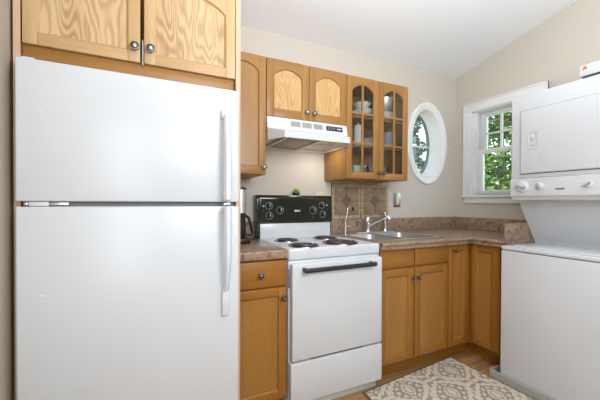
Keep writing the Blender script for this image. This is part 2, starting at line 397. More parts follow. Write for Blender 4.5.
tree('conifer_tree', 4.4, 5.3, 6.2, 1.3, 4200, .3, leaf_b, 'dark conifer standing on the lawn beyond the oval window', .12, True, seed=8)
tree('conifer_tree', 7.6, 9.2, 5.4, 1.4, 3200, .34, leaf_b, 'shorter distant conifer right of the dark one in the oval window', .1, True, seed=9)
def shrub(x, y, r, label, seed):
    rnd = random.Random(seed); verts, faces = [], []
    for k in range(900):
        d = Vector((rnd.gauss(0, 1), rnd.gauss(0, 1), abs(rnd.gauss(0, 1)))).normalized()*r*rnd.uniform(.75, 1.05)
        u = Vector((rnd.gauss(0, 1), rnd.gauss(0, 1), rnd.gauss(0, 1))).normalized(); v = u.cross(d.normalized()).normalized(); b = len(verts); l = .13
        verts += [d-u*l*.5, d+v*l*.3, d+u*l*.5, d-v*l*.3]; faces.append((b, b+1, b+2, b+3))
    me = bpy.data.meshes.new('shrub'); me.from_pydata(verts, [], faces); me.materials.append(leaf_a)
    o = bpy.data.objects.new('shrub', me); COL.objects.link(o); o.location = (x, y, -.4)
    tag(o, label, 'shrub')
shrub(2.8, .75, .95, 'rounded green shrub just outside the double-hung window', 2)

# ------------------------------------------------------------------ doors and cabinets
def frameT(x, y, z, facing='y'):
    """local (s, d, h): s along the front to the right as seen, d into the cabinet, h up"""
    if facing == 'y': return Matrix.Translation((x, y, z))
    return Matrix.Translation((x, y, z)) @ Matrix.Rotation(-PI/2, 4, 'Z')   # faces -X, s runs towards -Y
def arch_z(u, zs, rise): return zs+rise*(math.sin(PI*u)**.75)
def make_door(parent, x, y, z, w, h, st=.05, rail=.05, arch=None, facing='y', mv=oak_v, mh=oak_x, mp=oak_panel, th=.019, glass=False, name='door', bars=(), mull=None):
    """arch = (side height, apex height) measured from door bottom"""
    T = frameT(x, y, z, facing); d = MB(T); bv = .003
    d.box(0, st, 0, th, 0, h, bv); d.box(w-st, w, 0, th, 0, h, bv)
    d.box(st, w-st, .0004, th, 0, rail, .002, 1)
    n = 18; iw = w-2*st
    if arch:
        zs, za = arch; pts = [(st, h), (w-st, h)]+[(st+iw*(1-k/n), arch_z(1-k/n, zs, za-zs)) for k in range(n+1)]
        d.prism(pts, 1, .0004, th, 0, 1)
        arc = [(st+iw*k/n, arch_z(k/n, zs, za-zs)) for k in range(n+1)]
    else:
        d.box(st, w-st, .0004, th, h-rail, h, .002, 1); arc = [(st, h-rail), (w-st, h-rail)]
    for b in bars: d.box(st, w-st, .003, th-.004, b-.0075, b+.0075, .002, 1)
    if mull is not None: d.box(mull-.0075, mull+.0075, .0025, th-.003, rail, arch_z((mull-st)/iw, *(arch[0], arch[1]-arch[0]))+.004 if arch else h-rail, .002, 0)
    D = d.build(name, [mv, mh], parent)
    # moulded lip round the panel
    outl = [(w-st, rail), (st, rail)]+arc if arc[0][0] == st else None
    m = MB(T)
    cx, cz = w/2, (rail+h)/2
    def inset(p, k):
        px, pz = p; nx = px+(k if px <= st+1e-6 else -k if px >= w-st-1e-6 else 0); nz = pz+(k if pz <= rail+1e-6 else -k); return (nx, nz)
    e = .0045
    inn = [inset(p, e) for p in outl]
    loops = [[(p[0], .001, p[1]) for p in outl], [(p[0], .006, p[1]) for p in inn], [(p[0], .012, p[1]) for p in inn]]
    m.loft(loops, False, False); m.build('moulding', mh, D)
    if glass:
        MB(T).prism([(p[0], p[1]) for p in outl], 1, .009, .012).build('glass_pane', door_glass, D)
    else:
        p = MB(T); big = [(q[0], q[1]) for q in outl]
        p.prism(big, 1, .009, .015); p.build('panel', mp, D)
    return D
def knob(parent, x, y, z, facing='y', r=.0165):
    ax = 1 if facing == 'y' else 0
    m = MB(); m.lathe([(.006, 0), (.0055, -.012), (.009, -.016), (r, -.02), (r, -.0245), (r*.9, -.027), (r*.78, -.0275), (r*.72, -.026), (.001, -.026)], (x, y, z), ax, 24)
    k = m.build('knob', nickel, parent)
    MB().lathe([(r*.72, -.0255), (r*.7, -.0268), (r*.42, -.0262), (.001, -.0262)], (x, y, z), ax, 24).build('dark_inlay', knob_dark, k)
    MB().lathe([(r*.42, -.026), (r*.38, -.0285), (r*.2, -.0295), (.001, -.0296)], (x, y, z), ax, 20).build('center_button', knob_bright, k)
    return k
knob_dark = mat('knob_dark_ring', lin(52, 50, 48), .4, .4); knob_bright = mat('knob_center', (.62, .6, .56), .25, 1)

def hinge(parent, x, y, z):
    MB().tube([(x, y, z-.022), (x, y, z+.022)], .004, 8).build('hinge', nickel, parent)

UY = -.30           # upper carcass front
# tall upper cabinet
t = thing('wall_cabinet', (-2.275, -.15, 1.34), 'tall oak wall cabinet between the refrigerator and the range hood, one door', 'cabinet')
MB().box(-2.42, -2.131, UY, 0, 1.34, 2.077, .001).build('carcass', oak_v, t)
D = make_door(t, -2.4185, UY-.02, 1.3415, .286, .734, .045, .05, (.637, .686), mp=birch); knob(D, -2.15, UY-.02, 1.386)
# short cabinet over the hood
t = thing('wall_cabinet', (-1.83, -.15, 1.71), 'short oak wall cabinet above the white range hood, two arched doors', 'cabinet')
MB().box(-2.130, -1.531, UY, 0, 1.71, 2.077, .001).build('carcass', oak_v, t)
D = make_door(t, -2.1285, UY-.02, 1.7115, .2965, .364, .048, .05, (.262, .312)); knob(D, -1.851, UY-.02, 1.763)
D = make_door(t, -1.829, UY-.02, 1.7115, .2965, .364, .048, .05, (.262, .312)); knob(D, -1.797, UY-.02, 1.761)
# glass fronted cabinet, a hollow box
t = thing('glazed_cabinet', (-1.242, -.15, 1.34), 'oak wall cabinet with two glazed lattice doors beside the oval window', 'cabinet')
b = MB(); X0, X1 = -1.530, -.956
b.box(X0, X0+.016, UY, 0, 1.34, 2.075, .001); b.box(X1-.016, X1, UY, 0, 1.34, 2.075, .001); b.box(X0+.016, X1-.016, UY, -.001, 1.3405, 1.358, 0, 1); b.box(X0+.016, X1-.016, UY, -.001, 2.055, 2.0745, 0, 1)
b.box(X0+.016, X1-.016, -.008, 0, 1.358, 2.055); b.box(-1.262, -1.222, UY, UY+.018, 1.358, 2.055)
b.build('carcass', [oak_v, oak_x], t)
SH = (1.592, 1.808)
for z in SH: MB().box(X0+.017, X1-.017, UY+.022, -.009, z-.016, z).build('shelf', oak_x, t)
D = make_door(t, -1.5285, UY-.02, 1.3415, .2845, .732, .044, .045, (.629, .682), glass=True, bars=(.256, .473), mull=.1385)
knob(D, -1.253, UY-.02, 1.388)
D = make_door(t, -1.2405, UY-.02, 1.3415, .2830, .732, .044, .045, (.629, .682), glass=True, bars=(.256, .473), mull=.147)
knob(D, -1.209, UY-.02, 1.390)
for z in (1.405, 1.985):
    hg = MB(); hg.box(-.9735, -.972-.014, UY+.006, UY+.06, z-.014, z+.014, .003); hg.box(-1.005, -.972, UY-.0005, UY+.02, z-.018, z+.018, .003); hg.build('concealed_hinge', nickel, D)

# over-fridge cabinet and its two tall end panels
FY = -.80
tag(MB().box(-3.203, -3.1835, FY, 0, 0, 2.105).build('cabinet_end_panel', edge_tape if False else oak_v), 'tall narrow wooden end panel at the left edge of the refrigerator', 'panel')
tag(MB().box(-2.4425, -2.4215, FY, 0, 0, 2.105).build('cabinet_end_panel', oak_v), 'tall wooden end panel between the refrigerator and the left counter', 'panel')
for o in [o for o in S.objects if o.name.startswith('cabinet_end_panel')]:
    w = o.location; e = MB(); hw = .0098 if w.x < -3 else .0105
    e.box(w.x-hw, w.x+hw, FY-.0015, FY, 0.0, 2.105); e.build('edge_banding', edge_tape, o)
t = thing('over_fridge_cabinet', (-2.813, -.4, 1.66), 'oak cabinet above the white refrigerator, two arched doors', 'cabinet')
b = MB(); b.box(-3.183, -2.443, FY+.10, 0, 1.69, 2.10); b.box(-3.183, -3.165, FY+.03, FY+.1, 1.69, 2.1); b.box(-2.461, -2.443, FY+.03, FY+.1, 1.69, 2.1); b.box(-3.165, -2.461, FY+.03, FY+.1, 1.69, 1.72, 0, 1); b.box(-3.183, -2.443, FY+.02, FY+.035, 1.655, 1.73, .001, 1); b.box(-3.183, -3.15, FY+.02, FY+.035, 1.73, 2.10); b.box(-2.476, -2.443, FY+.02, FY+.035, 1.73, 2.10); b.box(-3.15, -2.476, FY+.02, FY+.035, 2.06, 2.1, 0, 1)
b.build('carcass', [oak_v, oak_x], t)
D = make_door(t, -3.180, FY, 1.713, .3605, .378, .042, .042, (.27, .325), mv=oak_pale, mh=oak_lit_x, mp=oak_lit_panel); knob(D, -2.838, FY, 1.766)
D = make_door(t, -2.806, FY, 1.713, .3620, .378, .042, .042, (.27, .325), mv=oak_pale, mh=oak_lit_x, mp=oak_lit_panel); knob(D, -2.783, FY, 1.768)

MB().box(-2.8125, -2.8085, FY-.004, FY+.05, 1.705, 1.80).build('catch_strip', steel, t)

# ------------------------------------------------------------------ refrigerator
t = thing('refrigerator', (-2.812, -.42, 0), 'white top-freezer refrigerator under the oak cabinet', 'refrigerator')
RX0, RX1 = -3.1825, -2.4435
b = MB(); b.box(RX0+.004, RX1-.004, -.765, -.05, .02, 1.632, .006); b.build('cabinet_body', enamel, t)
g = MB(); g.box(RX0+.006, RX1-.006, -.803, -.765, .1, 1.628); g.build('door_gasket', grey_gasket, t)
def fdoor(name, z0, z1):
    d = MB(); d.box(RX0-.003, RX1+.003, -.85, -.803, z0, z1, .006, 0, 3); return d.build(name, fridge_white, t)
d1 = fdoor('freezer_door', 1.168, 1.645); d2 = fdoor('fridge_door', .105, 1.1505)
m = MB(); m.box(RX0+.02, RX1-.02, -.82, -.785, 1.1505, 1.1685); m.build('center_rail', grey_gasket, t)
m = MB(); m.box(RX0+.03, RX0+.085, -.845, -.8, 1.152, 1.167, .003); m.build('hinge_plate', plastic_white, t)
m = None
for xa, xb in ((RX0+.015, RX0+.028), (RX0+.086, RX0+.14), (RX1-.06, RX1-.03)): MB().box(xa, xb, -.84, -.8, 1.154, 1.165, .002).build('hinge_bracket', steel, t)
m = MB(); m.box(RX0+.008, RX0+.045, -.835, -.76, 1.6455, 1.654, .004); m.box(RX0+.008, RX0+.045, -.79, -.70, 1.6325, 1.654, .004); m.build('hinge_cover', plastic_white, t)
m = MB(); m.box(RX0+.01, RX1-.01, -.78, -.75, .02, .098, .003); m.build('toe_grille', plastic_grey, t)
for dd, z in ((d1, 1.468), (d2, .845)):
    m = MB(); m.lathe([(.007, -.8495), (.0065, -.852), (.003, -.853), (.0005, -.853)], (-3.118, 0, z), 1, 16); m.build('hole_plug', plastic_white, dd)
def bow(z0, z1, name, dd, ztail=None, top_taper=True):
    m = MB(); n = 16; xc = -2.498; L_ = []
    for k in range(n+1):
        u = k/n; z = z1+(z0-z1)*u; out = .02+.028*math.sin(PI*min(1, u/.5)*.5)**.8 if u < .5 else .048
        w = .0150; yb = -.851-out
        L_.append([(xc-w, yb, z), (xc-w*.5, yb-.011, z), (xc+w*.5, yb-.011, z), (xc+w, yb, z), (xc+w*.8, yb+.012, z), (xc-w*.8, yb+.012, z)])
    m.smooth = True; m.loft(L_)
    return m
m = bow(1.178, 1.532, 'handle', d1); m.box(-2.518, -2.478, -.869, -.8495, 1.516, 1.550, .004); m.box(-2.512, -2.484, -.896, -.8495, 1.172, 1.2, .004); m.build('door_handle', plastic_white, d1)
m = MB(); n = 16; L_ = []
for k in range(n+1):
    u = k/n; z = 1.145+(.795-1.145)*u; out = .048-.036*(max(0, u-.55)/.45)**1.7; w = .0150-.003*u; yb = -.851-out; xc = -2.498
    L_.append([(xc-w, yb, z), (xc-w*.5, yb-.011, z), (xc+w*.5, yb-.011, z), (xc+w, yb, z), (xc+w*.8, yb+.012, z), (xc-w*.8, yb+.012, z)])
m.smooth = True; m.loft(L_); m.box(-2.512, -2.484, -.896, -.8495, 1.12, 1.147, .004)
m.box(-2.515, -2.483, -.866, -.8495, .69, .80, .006); m.box(-2.5145, -2.4835, -.862, -.8495, .80, .812, .003); m.build('door_handle', plastic_white, d2)

# ------------------------------------------------------------------ range hood
t = thing('range_hood', (-1.83, -.2, 1.55), 'white range hood under the short oak cabinet', 'range hood')
a, b_ = -2.128, -1.533
P = lambda pts, z: [(x, y, zz if (zz := z) is not None else 0) for x, y in pts]
topl = [(a, -.003, 1.709), (a, -.3195, 1.709), (a+.006, -.3195, 1.709), (b_-.006, -.3195, 1.709), (b_, -.3195, 1.709), (b_, -.003, 1.709)]
face = [(a, -.003, 1.635), (a, -.334, 1.635), (a+.006, -.3345, 1.635), (b_-.006, -.3345, 1.635), (b_, -.334, 1.635), (b_, -.003, 1.635)]
mid = [(a, -.003, 1.629), (a, -.337, 1.629), (-2.062, -.452, 1.600), (-1.601, -.452, 1.600), (b_, -.337, 1.629), (b_, -.003, 1.629)]
mid2 = [(a, -.003, 1.622), (a, -.340, 1.622), (-2.064, -.458, 1.594), (-1.598, -.458, 1.594), (b_, -.340, 1.622), (b_, -.003, 1.622)]
bot = [(a, -.003, 1.557), (a, -.341, 1.557), (-2.064, -.460, 1.557), (-1.598, -.460, 1.557), (b_, -.341, 1.557), (b_, -.003, 1.557)]
ins = [(a+.012, -.012, 1.557), (a+.012, -.333, 1.557), (-2.058, -.448, 1.557), (-1.604, -.448, 1.557), (b_-.012, -.333, 1.557), (b_-.012, -.012, 1.557)]
rec = [(x, y, 1.58) for x, y, z in ins]
h = MB(); h.loft([topl, face, mid, mid2, bot, ins, rec], True, False); h.build('hood_shell', enamel, t)
h = MB(); h.loft([[(x, y, 1.579) for x, y, z in ins], [(x, y, 1.581) for x, y, z in ins]]); h.build('hood_underside', under_mat, t)
h = MB(); h.box(-2.03, -1.80, -.40, -.03, 1.566, 1.5785, .003); h.build('grease_filter', filter_mat, t)
for xa in (-2.04, -1.802): MB().box(xa, xa+.012, -.42, -.02, 1.560, 1.5788).build('filter_rail', steel, t)
hl = lamp('hood_lamp', 'AREA', (-1.66, -.2, 1.572), (-1.70, -.17, 0), .75, .14, .1, (1, .93, .82)); hl.parent = t; hl.location = Vector((-1.66, -.2, 1.572))-wloc(t)
MB().box(-1.735, -1.585, -.255, -.145, 1.5735, 1.5788, .002).build('lamp_lens', plastic_white, t)
# the front face, local frame on it
p0 = Vector((-1.83, -.3195, 1.709)); p1 = Vector((-1.83, -.334, 1.635)); dn = (p1-p0).normalized(); nr = Vector((0, -1, 0)).cross(Vector((1, 0, 0))); ex = Vector((1, 0, 0)); nn = ex.cross(dn).normalized()
if nn.y > 0: nn = -nn
def on_face(m, x0, x1, s0, s1, th, mi=0, bev=0):
    Mx = Matrix((ex, dn, nn)).transposed().to_4x4(); Mx.translation = p0
    q = MB(Mx); q.box(x0+1.83, x1+1.83, s0, s1, -.002, th, bev); return q
for k in range(3):
    x0 = -1.967+k*.083; g = on_face(None, x0, x0+.07, .016, .053, .0012)
    for i in range(9): g.box(x0+1.83+.002, x0+1.83+.068, .018+i*.0038, .0196+i*.0038, .0012, .0028)
    g.build('vent_grille', grille_mat, t)
g = on_face(None, -1.703, -1.572, .018, .052, .002, bev=.001).build('control_panel', black_plastic, t)
for x in (-1.69, -1.668, -1.646): on_face(None, x, x+.012, .026, .044, .005, bev=.001).build('switch', grey_gasket, g)
on_face(None, -1.618, -1.582, .031, .039, .0026).build('panel_lettering', white_ink, g)

# ------------------------------------------------------------------ stove
t = thing('electric_range', (-1.795, -.33, 0), 'white electric coil range with dark green-black control panel', 'stove')
SX0, SX1 = -2.106, -1.479
b = MB(); b.box(SX0+.002, SX1-.002, -.612, -.03, .06, .845, .003); b.build('stove_body', enamel, t)
b = MB(); b.box(SX0, SX1, -.62, -.03, .846, .912, .012, 0, 3)
b.box(SX0+.013, SX1-.045, -.085, -.03, .9, 1.016, .004); b.build('cooktop', enamel, t)
b = MB(); b.prism([(-.09, 1.017), (-.02, 1.017), (-.02, 1.219), (-.075, 1.219), (-.085, 1.2)], 0, SX0+.0, SX1-.032, .003)
b.prism([(-.09, .914), (-.0215, .914), (-.0215, 1.219), (-.075, 1.219), (-.09, 1.19)], 0, SX0-.011, SX0+.012, .002)
bgd = b.build('control_backguard', green_black, t)
b = MB(); b.prism([(-.091, 1.026), (-.087, 1.026), (-.0825, 1.192), (-.0865, 1.192)], 0, SX0+.018, SX1-.042); b.build('backguard_face', mat('dark_panel_glass', lin(34, 38, 30), .2), bgd)
for x, z, r in ((-2.03, 1.143, .021), (-2.026, 1.072, .021), (-1.945, 1.11, .021), (-1.676, 1.108, .024), (-1.600, 1.146, .021), (-1.592, 1.077, .021)):
    yk = -.088-(1.19-z)*.012
    m = MB(); m.lathe([(r, .002), (r, -.004), (r*.85, -.008), (r*.8, -.018), (r*.7, -.02), (.001, -.02)], (x, yk, z), 1, 24)
    m.box(x-.0035, x+.0035, yk-.026, yk-.018, z-r*.75, z+r*.75, .0015); k = m.build('control_knob', black_plastic, bgd)
    m = MB()
    for i in range(12):
        a_ = 2*PI*i/12+.26; cx, cz = x+math.cos(a_)*r*1.2, z+math.sin(a_)*r*1.2; m.box(cx-.0022, cx+.0022, yk-.0035, yk-.001, cz-.0022, cz+.0022)
    m.build('dial_marks', white_ink, k); MB().box(x-.002, x+.002, yk-.0268, yk-.0258, z-r*.2, z+r*.75).build('pointer', white_ink, k)
for x, z in ((-2.07, 1.14), (-2.07, 1.075), (-1.556, 1.146), (-1.556, 1.077)): MB().box(x-.006, x+.006, -.0895, -.0875, z-.004, z+.004).build('burner_symbol', white_ink, bgd)
for x, z in ((-2.07, 1.108), (-1.556, 1.112), (-1.676, 1.058)): MB().lathe([(.004, -.092), (.004, -.087)], (x, 0, z), 1, 12).build('indicator_light', red_ink, bgd)
m = MB(); m.box(-1.83, -1.785, -.0915, -.087, 1.098, 1.112, .001); m.build('name_badge', steel, bgd)
def burner(x, y, r):
    m = MB(); m.lathe([(r+.014, .0005), (r+.013, .004), (r+.004, .0035), (r*.98, -.001), (r*.6, -.001), (r*.2, -.001), (.002, -.001)], (x, y, .912), 2, 40); B = m.build('burner', drip, t)
    turns = 4 if r > .085 else 3; pts = []; n = turns*24
    for k in range(n+1):
        a_ = 2*PI*k/24; rad = r*.24+(r*.97-r*.24)*k/n; pts.append((x+rad*math.cos(a_), y+rad*math.sin(a_), .9205))
    m = MB(); m.tube(pts, .0052, 8); m.lathe([(r*.2, .0), (r*.2, .008), (.001, .0085)], (x, y, .9125), 2, 16); m.build('heating_coil', iron, B)
burner(-1.968, -.265, .070); burner(-1.972, -.53, .078); burner(-1.662, -.24, .074); burner(-1.704, -.505, .1)
b = MB(); b.box(SX0+.009, SX1-.007, -.652, -.615, .302, .832, .008, 0, 3); dr = b.build('oven_door', enamel, t)
b = MB(); b.box(-2.046, -1.566, -.705, -.688, .789, .815, .006); b.build('door_handle', handle_black, dr)
for xa in (-2.04, -1.592): MB().box(xa, xa+.02, -.69, -.650, .792, .812, .004).build('handle_bracket', handle_black, dr)
b = MB(); b.box(SX0+.003, SX1-.002, -.648, -.612, .062, .290, .007, 0, 3); dw = b.build('storage_drawer', enamel, t)
b = MB(); b.box(-1.98, -1.62, -.635, -.6125, .2915, .3005); b.build('drawer_pull_recess', dark_gap, t)
b = MB(); b.box(SX0+.012, SX1-.012, -.602, -.05, 0.0, .0595, .003); b.build('kick_plate', enamel, t)
b = MB()
for k in range(7): b.box(SX0+.0015, SX0+.0085, -.6145, -.612, .70+k*.015, .709+k*.015)
b.build('vent_slots', dark_gap, t)

# ------------------------------------------------------------------ counters
t = thing('worktop', (-2.27, -.33, .865), 'short brown laminate worktop between the refrigerator panel and the range', 'worktop')
b = MB(); b.box(-2.4205, -2.1145, -.635, -.001, .866, .912, .007, 0, 3); b.build('counter_slab', laminate, t)
b = MB(); b.box(-2.4205, -2.1145, -.02, -.001, .9125, 1.03, .003); b.build('backsplash', laminate, t)
t = thing('worktop', (-.73, -.4, .865), 'L-shaped brown laminate worktop around the steel sink', 'worktop')
KX0, KX1, KY0, KY1 = -1.437, -.868, -.552, -.075
b = MB()
b.box(-1.474, KX0, -.635, -.001, .866, .912); b.box(KX1, -.001, -.635, -.001, .866, .912); b.box(KX0, KX1, -.635, KY0, .866, .912); b.box(KX0, KX1, KY1, -.001, .866, .912)
b.box(-.635, -.001, -.890, -.635, .866, .912)
bmesh.ops.remove_doubles(b.bm, verts=b.bm.verts, dist=.0001)
b.build('counter_slab', laminate, t)
b = MB(); b.tube([(-1.474, -.634, .9), (-.64, -.634, .9)], .0125, 10); b.tube([(-.634, -.64, .9), (-.634, -.89, .9)], .0125, 10); b.build('nosing', laminate, t)
b = MB(); b.box(-1.474, -.001, -.02, -.001, .9125, 1.03, .003); b.box(-.02, -.001, -.874, -.02, .9125, 1.03, .003); b.build('backsplash', laminate, t)
b = MB(); b.box(-.635, -.001, -.892, -.874, .9125, 1.03, .003); b.build('end_splash', laminate, t)

# ------------------------------------------------------------------ base cabinets
t = thing('base_cabinet', (-2.27, -.33, 0), 'oak base cabinet with one drawer and one door left of the range', 'cabinet')
b = MB(); b.box(-2.4205, -2.116, -.60, -.01, .10, .865); b.build('carcass', [oak_bv], t)
b = MB(); b.box(-2.4205, -2.116, -.545, -.50, 0, .0995); b.build('toe_kick', oak_bx, t)
b = MB(); b.box(-2.4195, -2.1175, -.62, -.6005, .718, .856, .006); dw = b.build('drawer', oak_bx, t); knob(dw, -2.268, -.62, .787)
D = make_door(t, -2.4195, -.62, .108, .302, .602, .045, .045, mv=oak_bv, mh=oak_bx, mp=birch_b); knob(D, -2.14, -.62, .655)
t = thing('sink_base_cabinet', (-1.155, -.33, 0), 'oak base cabinet under the sink with two drawer fronts and two doors', 'cabinet')
b = MB(); b.box(-1.470, -.8385, -.585, -.57, .10, .865); b.box(-1.470, -1.454, -.57, -.01, .1, .865); b.box(-.855, -.8385, -.57, -.01, .1, .865); b.box(-1.454, -.855, -.57, -.01, .1, .116); b.build('carcass', oak_bv, t)
b = MB(); b.box(-1.470, -.8385, -.515, -.495, 0, .0995); b.build('toe_kick', oak_bx, t)
for x0, x1 in ((-1.4665, -1.172), (-1.164, -.842)):
    b = MB(); b.box(x0, x1, -.605, -.5855, .742, .862, .005); b.build('drawer', oak_bx, t)
D = make_door(t, -1.4665, -.605, .118, .293, .612, .05, .05, mv=oak_bv, mh=oak_bx, mp=birch_b); knob(D, -1.19, -.605, .663)
D = make_door(t, -1.164, -.605, .118, .322, .612, .05, .05, mv=oak_bv, mh=oak_bx, mp=birch_b); knob(D, -1.138, -.605, .663)
t = thing('corner_cabinet', (-.43, -.43, 0), 'oak corner base cabinet with two narrow doors meeting at the inner corner', 'cabinet')
b = MB(); b.prism([(-.8375, -.01), (-.8375, -.585), (-.585, -.585), (-.585, -.828), (-.01, -.828), (-.01, -.01)], 2, .10, .865); b.build('carcass', oak_bv, t)
b = MB(); b.box(-.8375, -.515, -.515, -.495, 0, .0995); b.box(-.515, -.495, -.82, -.495, 0, .0995); b.build('toe_kick', oak_bx, t)
D = make_door(t, -.8335, -.605, .118, .205, .744, .05, .05, mv=oak_bv, mh=oak_bx, mp=birch_b); knob(D, -.79, -.605, .818)
D = make_door(t, -.605, -.612, .118, .205, .744, .05, .05, facing='x', mv=oak_bv, mh=oak_by, mp=birch_b)
b = MB(); b.box(-.605, -.5855, -.828, -.8185, .10, .865); b.build('filler_stile', oak_bv, t)

# ------------------------------------------------------------------ sink and taps
t = thing('kitchen_sink', (-1.15, -.31, .9), 'stainless steel double-bowl sink set into the brown worktop', 'sink')
def rrect(x0, x1, y0, y1, r, z, n=6):
    o = []
    for cx, cy, a0 in ((x1-r, y1-r, 0), (x0+r, y1-r, PI/2), (x0+r, y0+r, PI), (x1-r, y0+r, 3*PI/2)):
        for k in range(n+1): a_ = a0+PI/2*k/n; o.append((cx+r*math.cos(a_), cy+r*math.sin(a_), z))
    return o
SXA, SXB, SYA, SYB = -1.455, -.85, -.57, -.058
def bowl(x0, x1, y0, y1, name):
    m = MB(); m.smooth = True
    m.loft([rrect(x0, x1, y0, y1, .05, .9185), rrect(x0+.004, x1-.004, y0+.004, y1-.004, .05, .914), rrect(x0+.014, x1-.014, y0+.014, y1-.014, .05, .80), rrect(x0+.035, x1-.035, y0+.035, y1-.035, .05, .775)], False, True)
    m.build(name, steel, t)
    m = MB(); cx, cy = (x0+x1)/2, (y0+y1)/2; m.lathe([(.04, 0), (.038, .003), (.02, .001), (.001, .001)], (cx, cy, .7755), 2, 20); m.build('drain', chrome, t)
m = MB(); z = .9185; xs = [SXA, -1.43, -1.178, -1.148, -.876, SXB]; ys = [SYA, -.545, -.155, SYB]
m.box(SXA, SXB, SYA, -.545, .9125, z, .002); m.box(SXA, SXB, -.155, SYB, .9125, z, .002); m.box(SXA, -1.43, -.545, -.155, .9125, z, .002); m.box(-.876, SXB, -.545, -.155, .9125, z, .002); m.box(-1.178, -1.148, -.545, -.155, .9125, z, .002)
for cx, cy, dx, dy in [(x, y, sx, sy) for (xa, xb) in ((-1.43, -1.178), (-1.148, -.876)) for x, sx in ((xa, 1), (xb, -1)) for y, sy in ((-.545, 1), (-.155, -1))]:
    pts = [(cx, cy)]+[(cx+dx*.05*(1-math.cos(a_)), cy+dy*.05*(1-math.sin(a_))) for a_ in [PI/2*k/6 for k in range(7)]]
    m.prism(pts, 2, .914, z-.0002)
m.build('sink_rim', steel, t)
bowl(-1.43, -1.178, -.545, -.155, 'bowl'); bowl(-1.148, -.876, -.545, -.155, 'bowl')
t = thing('faucet', (-1.08, -.1, .9185), 'chrome two-post kitchen faucet with a low slanting spout at the back of the sink', 'faucet')
b = MB(); b.box(-1.30, -.92, -.128, -.078, .919, .93, .005, 0, 3); b.build('deck_plate', chrome, t)
b = MB(); b.lathe([(.023, .93), (.021, .945), (.017, .95), (.017, .99), (.022, 1.0), (.022, 1.04), (.016, 1.052), (.001, 1.054)], (-1.178, -.1, 0), 2, 24); b.build('mixer_body', chrome, t)
b = MB(); b.tube([(-1.178, -.105, .975), (-1.15, -.14, 1.0), (-1.085, -.205, 1.045), (-1.068, -.22, 1.054)], [.013, .012, .011, .011], 12); b.tube([(-1.074, -.215, 1.06), (-1.062, -.228, 1.048), (-1.06, -.231, 1.034)], .013, 12); b.build('spout', chrome, t)
b = MB(); b.tube([(-1.178, -.1, 1.05), (-1.13, -.1, 1.062), (-1.085, -.1, 1.07)], [.008, .006, .007], 10); b.build('lever', chrome, t)
b = MB(); b.lathe([(.02, .93), (.018, .945), (.012, .95), (.013, 1.0), (.017, 1.005), (.017, 1.05), (.02, 1.06), (.018, 1.085), (.001, 1.088)], (-.992, -.1, 0), 2, 20); b.build('side_sprayer', chrome, t)
t = thing('filtered_water_tap', (-1.392, -.1, .9185), 'slim chrome gooseneck water tap with black tip at the left end of the sink', 'faucet')
b = MB(); b.lathe([(.018, .919), (.017, .93), (.011, .935), (.011, .965), (.014, .97), (.014, .985), (.005, .99)], (-1.392, -.1, 0), 2, 20); b.box(-1.395, -1.345, -.106, -.094, .974, .983, .003); b.build('tap_base', chrome, t)
pts = [(-1.392, -.1, .985), (-1.388, -.1, 1.04), (-1.372, -.1, 1.10)]+[(-1.345-.027*math.cos(a_), -.1, 1.11+.03*math.sin(a_)) for a_ in [PI*k/8 for k in range(9)]]
b = MB(); b.tube(pts, .0055, 10); b.build('gooseneck', chrome, t)
b = MB(); b.tube([(-1.326, -.1, 1.133), (-1.318, -.1, 1.115), (-1.3175, -.1, 1.098)], .0075, 10); b.build('tip', black_plastic, t)

# ------------------------------------------------------------------ wall tiles and plates
def wall_tile(x0, x1, label):
    z0, z1 = 1.032, 1.326; t = thing('decorative_wall_tile', ((x0+x1)/2, 0, z0), label, 'tile')
    yb, yf = -.001, -.009; cx, cz = (x0+x1)/2, (z0+z1)/2; bw = .03
    b = MB(); b.box(x0, x1, yf, yb, z0, z1, .001); b.build('tile_body', grout, t)
    b = MB(); g = .0015
    def strip(a0, a1, c0, c1): b.box(a0, a1, yf-.0035, yf, c0, c1, .001)
    n = 4; w = (x1-x0-.004)/n
    for k in range(n):
        xx = x0+.002+k*w; strip(xx+g, xx+w-g, z0+.002, z0+bw); strip(xx+g, xx+w-g, z1-bw, z1-.002)
    hgt = (z1-z0-2*bw)/n
    for k in range(n):
        zz = z0+bw+k*hgt; strip(x0+.002, x0+bw-.002, zz+g, zz+hgt-g); strip(x1-bw+.002, x1-.002, zz+g, zz+hgt-g)
    b.build('border_strips', tile_border, t)
    hw, hh = (x1-x0)/2-bw-.003, (z1-z0)/2-bw-.003; k_ = .45
    b = MB()
    for sx in (-1, 1):
        for sz in (-1, 1):
            pts = [(cx+sx*.003, cz+sz*hh), (cx+sx*.003, cz+sz*hh*.42), (cx+sx*hw*.42, cz+sz*.003), (cx+sx*hw, cz+sz*.003), (cx+sx*hw, cz+sz*hh)]
            b.prism(pts, 1, yf-.003, yf)
    b.build('stone_quarters', tile_stone, t)
    b = MB(); b.prism([(cx, cz+hh*.36), (cx+hw*.36, cz), (cx, cz-hh*.36), (cx-hw*.36, cz)], 1, yf-.003, yf); b.build('diamond_inset', tile_dark, t)
wall_tile(-1.466, -1.1795, 'stone-look wall tile with a brown diamond, nearer the range')
wall_tile(-1.1775, -.884, 'stone-look wall tile with a brown diamond, under the glazed doors and behind the faucet')
t = thing('wall_outlet', (-.775, 0, 1.13), 'brushed metal wall plate under the glazed cabinet, left of the oval window', 'outlet')
b = MB(); b.box(-.815, -.735, -.006, -.0005, 1.128, 1.255, .002); b.build('cover_plate', steel, t)
b = MB(); b.box(-.788, -.752, -.011, -.006, 1.15, 1.222, .002); b.build('rocker', cream, t)
t = thing('wall_outlet', (-1.568, 0, 1.14), 'cream wall outlet peeking above the right end of the range panel', 'outlet')
b = MB(); b.box(-1.606, -1.53, -.006, -.0005, 1.14, 1.252, .002); b.build('cover_plate', cream, t)

